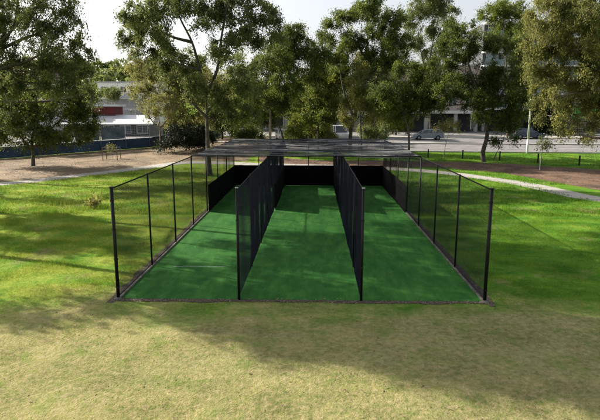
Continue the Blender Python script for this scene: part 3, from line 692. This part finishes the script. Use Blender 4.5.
MB().tube([(0, 0, 9), (.1, .6, 9.5), (.15, 1.8, 9.7)], .045, 8).build('arm', M['white'], o, smooth=True)
MB().box(0, .3, 1.7, 2.4, 9.62, 9.76).build('lamp_head', M['galv'], o, bevel=.03)
b = at(548, 148)
o = empty('street_sign_post', W(551.5, 143, 90)*1, 'short white post on the far pavement by the dark car', 'post'); o.location.z = zt(0, 90)
MB().tube([(0, 0, 0), (0, 0, 4.2)], .11, 8).build('pole', M['white'], o)
b = W(92, 110, 84); b.z = zt(b.x, b.y)
o = empty('street_lamp', b, 'grey light pole above the red-walled building at the left', 'street lamp')
MB().tube([(0, 0, -.1), (0, 0, 12)], [.13, .08], 8).build('pole', M['galv'], o)
MB().box(-.5, .5, -.12, .12, 12, 12.12).build('crossarm', M['galv'], o)
for s in (-.42, .42): MB().box(s-.14, s+.14, -.28, .05, 12.13, 12.36).build('floodlight', M['white'], o, bevel=.02)

# ------------------------------------------------------------------ hoarding and chain link fence at the left
P3 = []
for i in range(len(fence_pts)-1):
    a, c = fence_pts[i], fence_pts[i+1]; n = max(1, int((c-a).length/2.6))
    for q in range(n): P3.append(a.lerp(c, q/n))
P3.append(fence_pts[-1]); P3 = [Vector((p.x, p.y, zt(p.x, p.y))) for p in P3]
o0 = P3[0]; fence = empty('site_fence', o0, 'navy blue hoarding topped with wire mesh and faded blue banners behind the left mulch', 'fence')
for i, p in enumerate(P3):
    q = p-o0; MB().tube([q+Vector((0, 0, -.1)), q+Vector((0, 0, 3.0))], .035, 6).build('fence_post', M['galv'], fence)
mb = MB(); wi = MB()
for i in range(len(P3)-1):
    a, c = P3[i]-o0, P3[i+1]-o0; d = (c-a).normalized(); nn = Vector((-d.y, d.x, 0))*.03
    z0, z1 = .02, 1.22
    for s in (1, -1):
        pts = [a+nn*s+Vector((0, 0, z0)), c+nn*s+Vector((0, 0, z0)), c+nn*s+Vector((0, 0, z1)), a+nn*s+Vector((0, 0, z1))]
        mb.quad(*(pts if s == -1 else pts[::-1]))
    mb.quad(a-nn+Vector((0, 0, z1)), c-nn+Vector((0, 0, z1)), c+nn+Vector((0, 0, z1)), a+nn+Vector((0, 0, z1)))
    if i % 5 in (1, 2, 3) :
        for s in (.05,):
            bn = MB(); u0, u1 = .04, .96; A = a.lerp(c, u0)-nn.normalized()*s; B = a.lerp(c, u1)-nn.normalized()*s
            bn.quad(A+Vector((0, 0, 1.3)), B+Vector((0, 0, 1.3)), B+Vector((0, 0, 2.75-.1*(i % 2))), A+Vector((0, 0, 2.75))); bn.build('banner', M['bluetarp'], fence)
    for k in range(9):
        z = 1.3+k*.2; wi.tube([a+Vector((0, 0, z)), c+Vector((0, 0, z))], .012, 3, False)
    for k in range(13):
        u = k/13; wi.tube([a.lerp(c, u)+Vector((0, 0, 1.25)), a.lerp(c, u)+Vector((0, 0, 3))], .010, 3, False)
mb.build('hoarding', M['navy'], fence); wi.build('wire_mesh', M['galv'], fence)

# ------------------------------------------------------------------ buildings
def window(parent, x, y, z, w, h, frame='white', pane='glass', cache={}):
    key = (round(w, 2), round(h, 2), frame, pane)
    if key not in cache:
        f = MB(); t = .08
        f.box(-w/2, w/2, -.05, .03, -h/2, -h/2+t); f.box(-w/2, w/2, -.05, .03, h/2-t, h/2)
        f.box(-w/2, -w/2+t, -.05, .03, -h/2+t, h/2-t); f.box(w/2-t, w/2, -.05, .03, -h/2+t, h/2-t)
        f.box(-.03, .03, -.045, .03, -h/2+t, h/2-t)
        p = MB(); p.box(-w/2+t+.001, -.031, -.02, .02, -h/2+t+.001, h/2-t-.001); p.box(.031, w/2-t-.001, -.02, .02, -h/2+t+.001, h/2-t-.001)
        a = f.build('window', M[frame], parent); b = p.build('pane', M[pane], a); cache[key] = (a.data, b.data)
        a.location = (x, y, z); return a
    da, db = cache[key]
    a = bpy.data.objects.new('window', da); col.objects.link(a); a.parent = parent; a.location = (x, y, z)
    b = bpy.data.objects.new('pane', db); col.objects.link(b); b.parent = a
    return a
def pxbox(px0, px1, Y):
    a, b = W(px0, 108, Y), W(px1, 108, Y); return a.x, b.x
def ztop(py, Y): return W(300, py, Y).z
# tall balconied apartment block at the right
Y = 104; x0, x1 = pxbox(483, 660, Y); zb = zt(20, Y)+.1; top = ztop(22, Y)
B = empty('apartment_building', (x0, Y, zb), 'tall dark apartment block with white balcony slabs behind the right-hand trees', 'building')
wd = x1-x0; hh = top-zb; nf = 6; g0 = 4.4; fh = (hh-g0)/nf
MB().box(0, wd, 2.2, 16, g0, hh).build('wall', M['darkpanel'], B)
MB().box(1.0, wd-1, 4.0, 16, 0, g0).build('shopfront_wall', M['darkpanel'], B)
for k in range(nf+1):
    z = g0+k*fh; MB().box(-.3, wd+.3, 0, 2.2 if k else 2.2, z-.28 if k else z-.45, z+.02).build('floor_slab' if k < nf else 'roof_slab', M['white'], B)
for k in range(nf):
    z = g0+k*fh
    MB().box(0, wd, .08, .12, z+.03, z+1.05).build('balustrade', M['glassblue'], B)
    for q in range(9):
        xx = wd*(q+.5)/9
        window(B, xx, 2.16, z+1.4, wd/9*.62, 2.3, 'galv', 'glassblue' if (q+k) % 3 == 0 else 'glass')
    for q in range(1, 9, 2): MB().box(wd*q/9-.12, wd*q/9+.12, .2, 2.19, z+.03, z+fh-.29).build('blade_wall', M['cream' if (q+k) % 4 else 'greyrender'], B)
for q in range(8): MB().box(wd*q/7*.98+.1, wd*q/7*.98+.6, .3, .8, 0, g0-.46).build('column', M['cream'], B)
for q in range(7): window(B, wd*(q+.5)/7, 3.94, 1.7, wd/7*.8, 3.1, 'blackmetal', 'glass')
# lower wing towards the middle, with white awning slab and pale column
Y = 102; x0, x1 = pxbox(378, 480, Y); top = ztop(66, Y); zb = zt(0, Y)+.1
B = empty('apartment_building', (x0, Y, zb), 'lower pinkish block with a white awning over a dark arcade behind the parked hatchback', 'building')
wd = x1-x0; hh = top-zb; g0 = ztop(113.5, Y)-zb
MB().box(0, wd, 1.5, 14, g0+.55, hh).build('wall', M['pinkrender'], B)
MB().box(.3, wd-.3, 4.5, 14, 0, g0-.01).build('arcade_wall', M['darkpanel'], B)
MB().box(-.5, wd+.2, -.8, 4.4, g0, g0+.54).build('awning_slab', M['white'], B)
for xx in (.17, .46, .75, .95): MB().box(wd*xx, wd*xx+.6, -.3, .3, 0, g0-.005).build('column', M['cream'], B)
for k in range(2):
    for q in range(6): window(B, wd*(q+.5)/6, 1.46, g0+2.2+k*3.1, 1.6, 1.6)
MB().box(-.2, wd, 1.3, 14.2, hh, hh+.3).build('parapet', M['cream'], B)
# long pale building glimpsed between the middle trees
Y = 106; x0, x1 = pxbox(214, 376, Y); zb = zt(0, Y)+.1; top = ztop(97, Y)
B = empty('showroom_building', (x0, Y, zb), 'long low pale building glimpsed through the trees behind the roof net', 'building')
wd = x1-x0; hh = top-zb
MB().box(0, wd, .6, 12, 0, hh).build('wall', M['greyrender'], B)
MB().box(-.3, wd+.3, -.6, 12.2, hh+.003, hh+.4).build('roof', M['cream'], B)
MB().box(.2, wd-.2, -.4, .59, 3.0, 3.25).build('canopy', M['white'], B)
for q in range(9): window(B, wd*(q+.5)/9, .56, 1.5, wd/9*.75, 2.4, 'white')
sheet('forecourt', [-16+i*6 for i in range(22)], lambda x: ROAD0+24.5, lambda x: 129, 4, .02, M['road'])
sheet('depot_yard', [-66+i*4 for i in range(14)], lambda x: fy(x)+.35, lambda x: 128, 16, .015, M['road'])
# green shop at far right
Y = 100; x0, x1 = pxbox(566, 640, Y); zb = zt(40, Y)+.1
B = empty('corner_shop', (x0, Y, zb), 'low shop with bright green awning and fascia under the golden gum', 'shop')
wd = x1-x0
MB().box(.2, wd, 1.2, 3.9, 0, 4.3).build('wall', M['darkpanel'], B)
MB().box(0, wd, .3, 1.19, 3.3, 4.5).build('fascia', M['green'], B)
MB().box(.5, 4.2, -.8, .29, 2.6, 2.75).build('awning', M['green'], B)
MB().box(.8, 2.4, 1.0, 1.19, 1.6, 3.0).build('poster', M['green'], B)
for q in range(3): window(B, 3+q*3.4, 1.16, 1.7, 2.6, 2.2, 'white')

# left: white-roofed building with dark red wall
Y = 86
x0, x1 = pxbox(60, 152, Y); zb = zt(-30, Y)
B = empty('depot_building', (x0, Y, zb), 'low building with broad white sheet roof and dark red wall behind the blue hoarding', 'building')
wd = x1-x0; e = ztop(124, Y)-zb
MB().box(.6, wd-.8, .6, 9, 0, e-.12).build('wall', M['darkpanel'], B)
mb = MB(); r2 = ztop(115, Y+5)-zb
mb.v = [(-.2, -.6, e), (wd+.2, -.6, e), (wd-1.2, 6, r2), (-.2, 6, r2), (-.2, -.6, e-.12), (wd+.2, -.6, e-.12), (wd-1.2, 6, r2-.12), (-.2, 6, r2-.12)]
mb.f = [(0, 1, 2, 3), (7, 6, 5, 4), (0, 4, 5, 1), (1, 5, 6, 2), (2, 6, 7, 3), (3, 7, 4, 0)]
mb.build('roof', M['roofwhite'], B)
xa, xb = pxbox(96, 116.5, Y+6); xa -= x0; xb -= x0
MB().box(xa-3, xb, 5.2, 9, r2+.02, ztop(106.5, Y+6)-zb).build('upper_wall', M['redbrick'], B)
MB().box(xa-3.4, xb+.5, 4.7, 9.4, ztop(106.5, Y+6)-zb+.003, ztop(104.5, Y+6)-zb).build('upper_roof', M['roofwhite'], B)
for q in range(5): window(B, 2+q*2.7, .56, e*.55, 1.8, 1.3)
# covered walkway roof at its right, above bare tree
Y = 98; x0, x1 = pxbox(116, 156, Y); zb = zt(-30, Y)
B = empty('carport', (x0, Y, zb), 'flat white carport roof on thin posts between the red wall and the cream flats', 'carport')
wd = x1-x0; z = ztop(109, Y)-zb
MB().box(0, wd, 0, 7, z-.25, z).build('roof', M['roofwhite'], B)
for q in range(4):
    for yy in (.4, 6.4): MB().tube([(wd*(q+.1)/3.3+.2, yy, 0), (wd*(q+.1)/3.3+.2, yy, z-.25)], .07, 6).build('post', M['galv'], B)
# cream flats
Y = 126; x0, x1 = pxbox(99, 160, Y); zb = zt(-30, Y); top = ztop(82.5, Y)
B = empty('cream_flats', (x0, Y, zb), 'cream two-storey flats with grey roof edge far behind the red-walled building', 'building')
wd = x1-x0; hh = top-zb
MB().box(0, wd, 0, 10, 0, hh).build('wall', M['white'], B)
MB().box(-.4, wd+.4, -.4, 10.4, hh+.003, hh+.3).build('roof', M['greyrender'], B)
for k, zz in enumerate((hh-1.5, hh-4.6)):
    for q in range(6): window(B, wd*(q+.6)/6.2, -.04, zz, 1.5, 1.4)
# grey garage in front with solar panels
Y = 112; x0, x1 = pxbox(96, 146, Y); zb = zt(-30, Y); top = ztop(99, Y)
B = empty('garage_block', (x0, Y, zb), 'grey garage block with tilted solar panels in front of the cream flats', 'building')
wd = x1-x0; hh = top-zb
MB().box(0, wd, 0, 8, 0, hh).build('wall', M['greyrender'], B)
MB().box(-.2, wd+.2, -.3, 8.2, hh+.003, hh+.2).build('roof', M['roofwhite'], B)
for q in range(5):
    mb = MB(); xx = wd*.5+q*1.05; mb.v = [(xx, .3, hh+.3), (xx+.98, .3, hh+.3), (xx+.98, 1.9, hh+1.1), (xx, 1.9, hh+1.1), (xx, .3, hh+.26), (xx+.98, .3, hh+.26), (xx+.98, 1.9, hh+1.06), (xx, 1.9, hh+1.06)]
    mb.f = [(0, 1, 2, 3), (7, 6, 5, 4), (0, 4, 5, 1), (1, 5, 6, 2), (2, 6, 7, 3), (3, 7, 4, 0)]; mb.build('solar_panel', M['solar'], B)
for q in range(2): window(B, wd*(q+.6)/5, -.04, hh-1.3, 1.4, 1.1)
# white house at far left behind the low tree
Y = 92
x0, x1 = pxbox(-40, 56, Y); zb = zt(-30, Y); e = ztop(80, Y)-zb
B = empty('weatherboard_house', (x0, Y, zb), 'white house with a dull brown roof glimpsed through the left trees', 'house')
wd = x1-x0
MB().box(0, wd, 0, 9, 0, e).build('wall', M['white'], B)
mb = MB(); rz = e+2.2
mb.v = [(-.5, -.5, e+.003), (wd+.5, -.5, e+.003), (wd+.5, 9.5, e+.003), (-.5, 9.5, e+.003), (3, 4.5, rz), (wd-3, 4.5, rz)]
mb.f = [(3, 2, 1, 0), (0, 1, 5, 4), (1, 2, 5), (2, 3, 4, 5), (3, 0, 4)]; rf = mb.build('roof', M['terracotta'], B)
MB().box(wd-5, wd-4.2, 3, 3.8, e+.4, rz+.9).build('chimney', M['redbrick'], rf)
for q in range(5):
    for zz in (e-1.6, e-4.8): window(B, wd*(q+.5)/5, -.04, zz, 1.6, 1.5)
# far wooded slope
pts = []; tn = []
for k in range(300):
    x = nr.uniform(-190, 60); y = nr.uniform(165, 330); z = zt(x, y); hgt = nr.uniform(5, 10); rr = nr.uniform(2.5, 5)
    n = 260; P = nr.normal(size=(n, 3)); P /= np.linalg.norm(P, axis=1)[:, None]; P *= nr.uniform(.6, 1, (n, 1))*np.array([rr, rr, rr*.75]); P += np.array([x, y, z+hgt-rr*.2])
    pts.append(P); tn.append(np.clip(nr.normal(.45, .18, n)+nr.normal(0, .2), 0, 1))
pts = np.concatenate(pts); tn = np.concatenate(tn)
tag(quads_np('far_wood', leaf_quads(pts, 1.15, 0, .7), LF['gum'], tn), 'wooded slope far behind the cream flats', 'wood', kind='stuff')

# ------------------------------------------------------------------ vehicles
def arch_profile(L_, front_low, hood, belt, tail, arches, r=.36, z0=.22):
    p = [(-L_/2, z0+.12), (-L_/2+.1, z0)]
    for ax in arches:
        for k in range(9):
            a = math.pi-math.pi*k/8; p.append((ax+r*math.cos(a), z0+.02+(r+.02)*math.sin(a)))
    p += [(L_/2-.12, z0), (L_/2, z0+.15), (L_/2, front_low), (L_/2-.12, hood-.10), (L_/2-.95, belt-.04), (-L_/2+.1, belt+.04), (-L_/2, tail)]
    return p
def car(name, label, group, loc, rz, paint, L_=4.35, Wd=1.78, roof=1.47, belt=.95, van=False):
    o = empty(name, loc, label, 'car' if not van else 'van', group, rz)
    ar = (-L_/2+.82, L_/2-.86)
    prof = arch_profile(L_, .62, .82 if not van else 1.0, belt, .70, ar)
    b = MB(); b.prism(prof, -Wd/2, Wd/2); b.build('body', M[paint], o, bevel=.05)
    xb0, xb1 = -L_/2+.08, (L_/2-1.0 if not van else L_/2-.7); xt0, xt1 = (-L_/2+.45, L_/2-1.95) if not van else (-L_/2+.15, L_/2-1.35)
    h0, h1 = Wd/2-.07, Wd/2-.22
    def fr(z_0, z_1, e=0):
        t0 = (z_0-belt)/(roof-belt); t1 = (z_1-belt)/(roof-belt); m = MB(); v = []
        for t, z in ((t0, z_0), (t1, z_1)):
            a = xb0+(xt0-xb0)*t-e; c = xb1+(xt1-xb1)*t+e; hw = h0+(h1-h0)*t+e
            v += [(a, -hw, z), (c, -hw, z), (c, hw, z), (a, hw, z)]
        m.v = v; m.f = [(3, 2, 1, 0), (4, 5, 6, 7), (0, 1, 5, 4), (1, 2, 6, 5), (2, 3, 7, 6), (3, 0, 4, 7)]; return m
    fr(belt-.02, roof-.06).build('window_band', M['glass'], o)
    fr(roof-.07, roof, .02).build('roof', M[paint], o, bevel=.03)
    pm = MB()
    def pt(t, fx, s, e=.012):
        a = xb0+(xt0-xb0)*t; c = xb1+(xt1-xb1)*t; hw = h0+(h1-h0)*t+e
        return Vector((a+(c-a)*fx, s*hw, belt+(roof-belt)*t))
    for s in (-1, 1):
        for fx in (.0, .36, .66, 1.0): pm.tube([pt(-.05, fx, s, -.005), pt(.92, fx, s, -.005)], .04, 5)
    pm.build('pillar', M[paint], o)
    for ax in ar:
        for s in (-1, 1):
            wv = MB(); y0_, y1_ = s*(Wd/2-.21), s*(Wd/2-.01); wv.tube([(ax, y0_, .33), (ax, y1_, .33)], .325, 20)
            wl = wv.build('wheel', M['tyre'], o)
            rm = MB(); rm.tube([(ax, y1_-s*.01, .33), (ax, y1_+s*.012, .33)], .18, 14); rm.build('rim', M['rim'], wl)
    for s in (-1, 1):
        MB().box(L_/2-.13, L_/2+.015, s*.62-.17, s*.62+.17, .62, .76).build('headlight', M['lampglass'], o, bevel=.02)
        MB().box(-L_/2-.015, -L_/2+.1, s*.68-.14, s*.68+.14, .72, .88).build('taillight', M['redlens'], o, bevel=.02)
        MB().box(xb1-.35, xb1-.15, min(s*(Wd/2-.02), s*(Wd/2+.14)), max(s*(Wd/2-.02), s*(Wd/2+.14)), belt, belt+.13).build('mirror', M[paint], o, bevel=.02)
    MB().box(L_/2-.03, L_/2+.02, -.26, .26, .40, .51).build('number_plate', M['white'], o)
    return o
GC = 'cars and vans on the road'
b = W(427, 141, 78); car('parked_hatchback', 'blue-grey hatchback on the road right of the nets', GC, (b.x, 78, zt(b.x, 78)+.01), math.pi, 'carblue')
b = W(531, 144, 79); car('dark_car', 'dark blue car in shade behind the white lamp post', GC, (b.x, 80.5, zt(b.x, 80.5)+.01), 0, 'cardark')
b = W(283, 138, 74); car('white_hatchback', 'white hatchback nose-on behind the left of the roof net', GC, (b.x, 77, zt(0, 77)+.01), R(-75), 'carwhite')
b = W(340, 138, 74); car('white_van', 'white van seen end-on behind the middle of the roof net', GC, (b.x, 78, zt(0, 78)+.01), R(-80), 'carwhite', 4.7, 1.85, 2.0, 1.15, True)

# ------------------------------------------------------------------ light
sd = Vector((-math.cos(AZ)*math.cos(EL), math.sin(AZ)*math.cos(EL), math.sin(EL)))
sl = bpy.data.lights.new('sun', 'SUN'); sl.energy = 5.0; sl.angle = R(.55); sl.color = (1, .92, .79)
so = bpy.data.objects.new('sun', sl); col.objects.link(so); so.rotation_euler = sd.to_track_quat('Z', 'Y').to_euler()
w = bpy.data.worlds.new('World'); sc.world = w; w.use_nodes = True; N = w.node_tree.nodes; L = w.node_tree.links; N.clear()
sk = N.new('ShaderNodeTexSky'); sk.sky_type = 'NISHITA'; sk.sun_disc = False; sk.sun_elevation = EL; sk.sun_rotation = math.atan2(sd.x, sd.y)
sk.air_density = 1.0; sk.dust_density = 2.5; sk.ozone_density = 1.2
hs = N.new('ShaderNodeHueSaturation'); hs.inputs['Saturation'].default_value = .28
bg = N.new('ShaderNodeBackground'); bg.inputs[1].default_value = .10; wo = N.new('ShaderNodeOutputWorld')
L.new(sk.outputs[0], hs.inputs['Color']); L.new(hs.outputs[0], bg.inputs[0]); L.new(bg.outputs[0], wo.inputs[0])
cam = bpy.data.cameras.new('camera'); cam.sensor_width = 36; cam.lens = F/600*36; cam.clip_end = 2000; cam.clip_start = .1
co = bpy.data.objects.new('camera', cam); col.objects.link(co); co.location = (CX, CY, CZ); co.rotation_euler = (math.pi/2-PITCH, 0, YAW)
sc.camera = co
sc.view_settings.view_transform = 'Standard'; sc.view_settings.look = 'None'; sc.view_settings.gamma = 1; sc.view_settings.exposure = 1.05
sc.view_settings.use_curve_mapping = False
sc.cycles.max_bounces = 5; sc.cycles.diffuse_bounces = 3; sc.cycles.transmission_bounces = 3; sc.cycles.caustics_reflective = False; sc.cycles.caustics_refractive = False
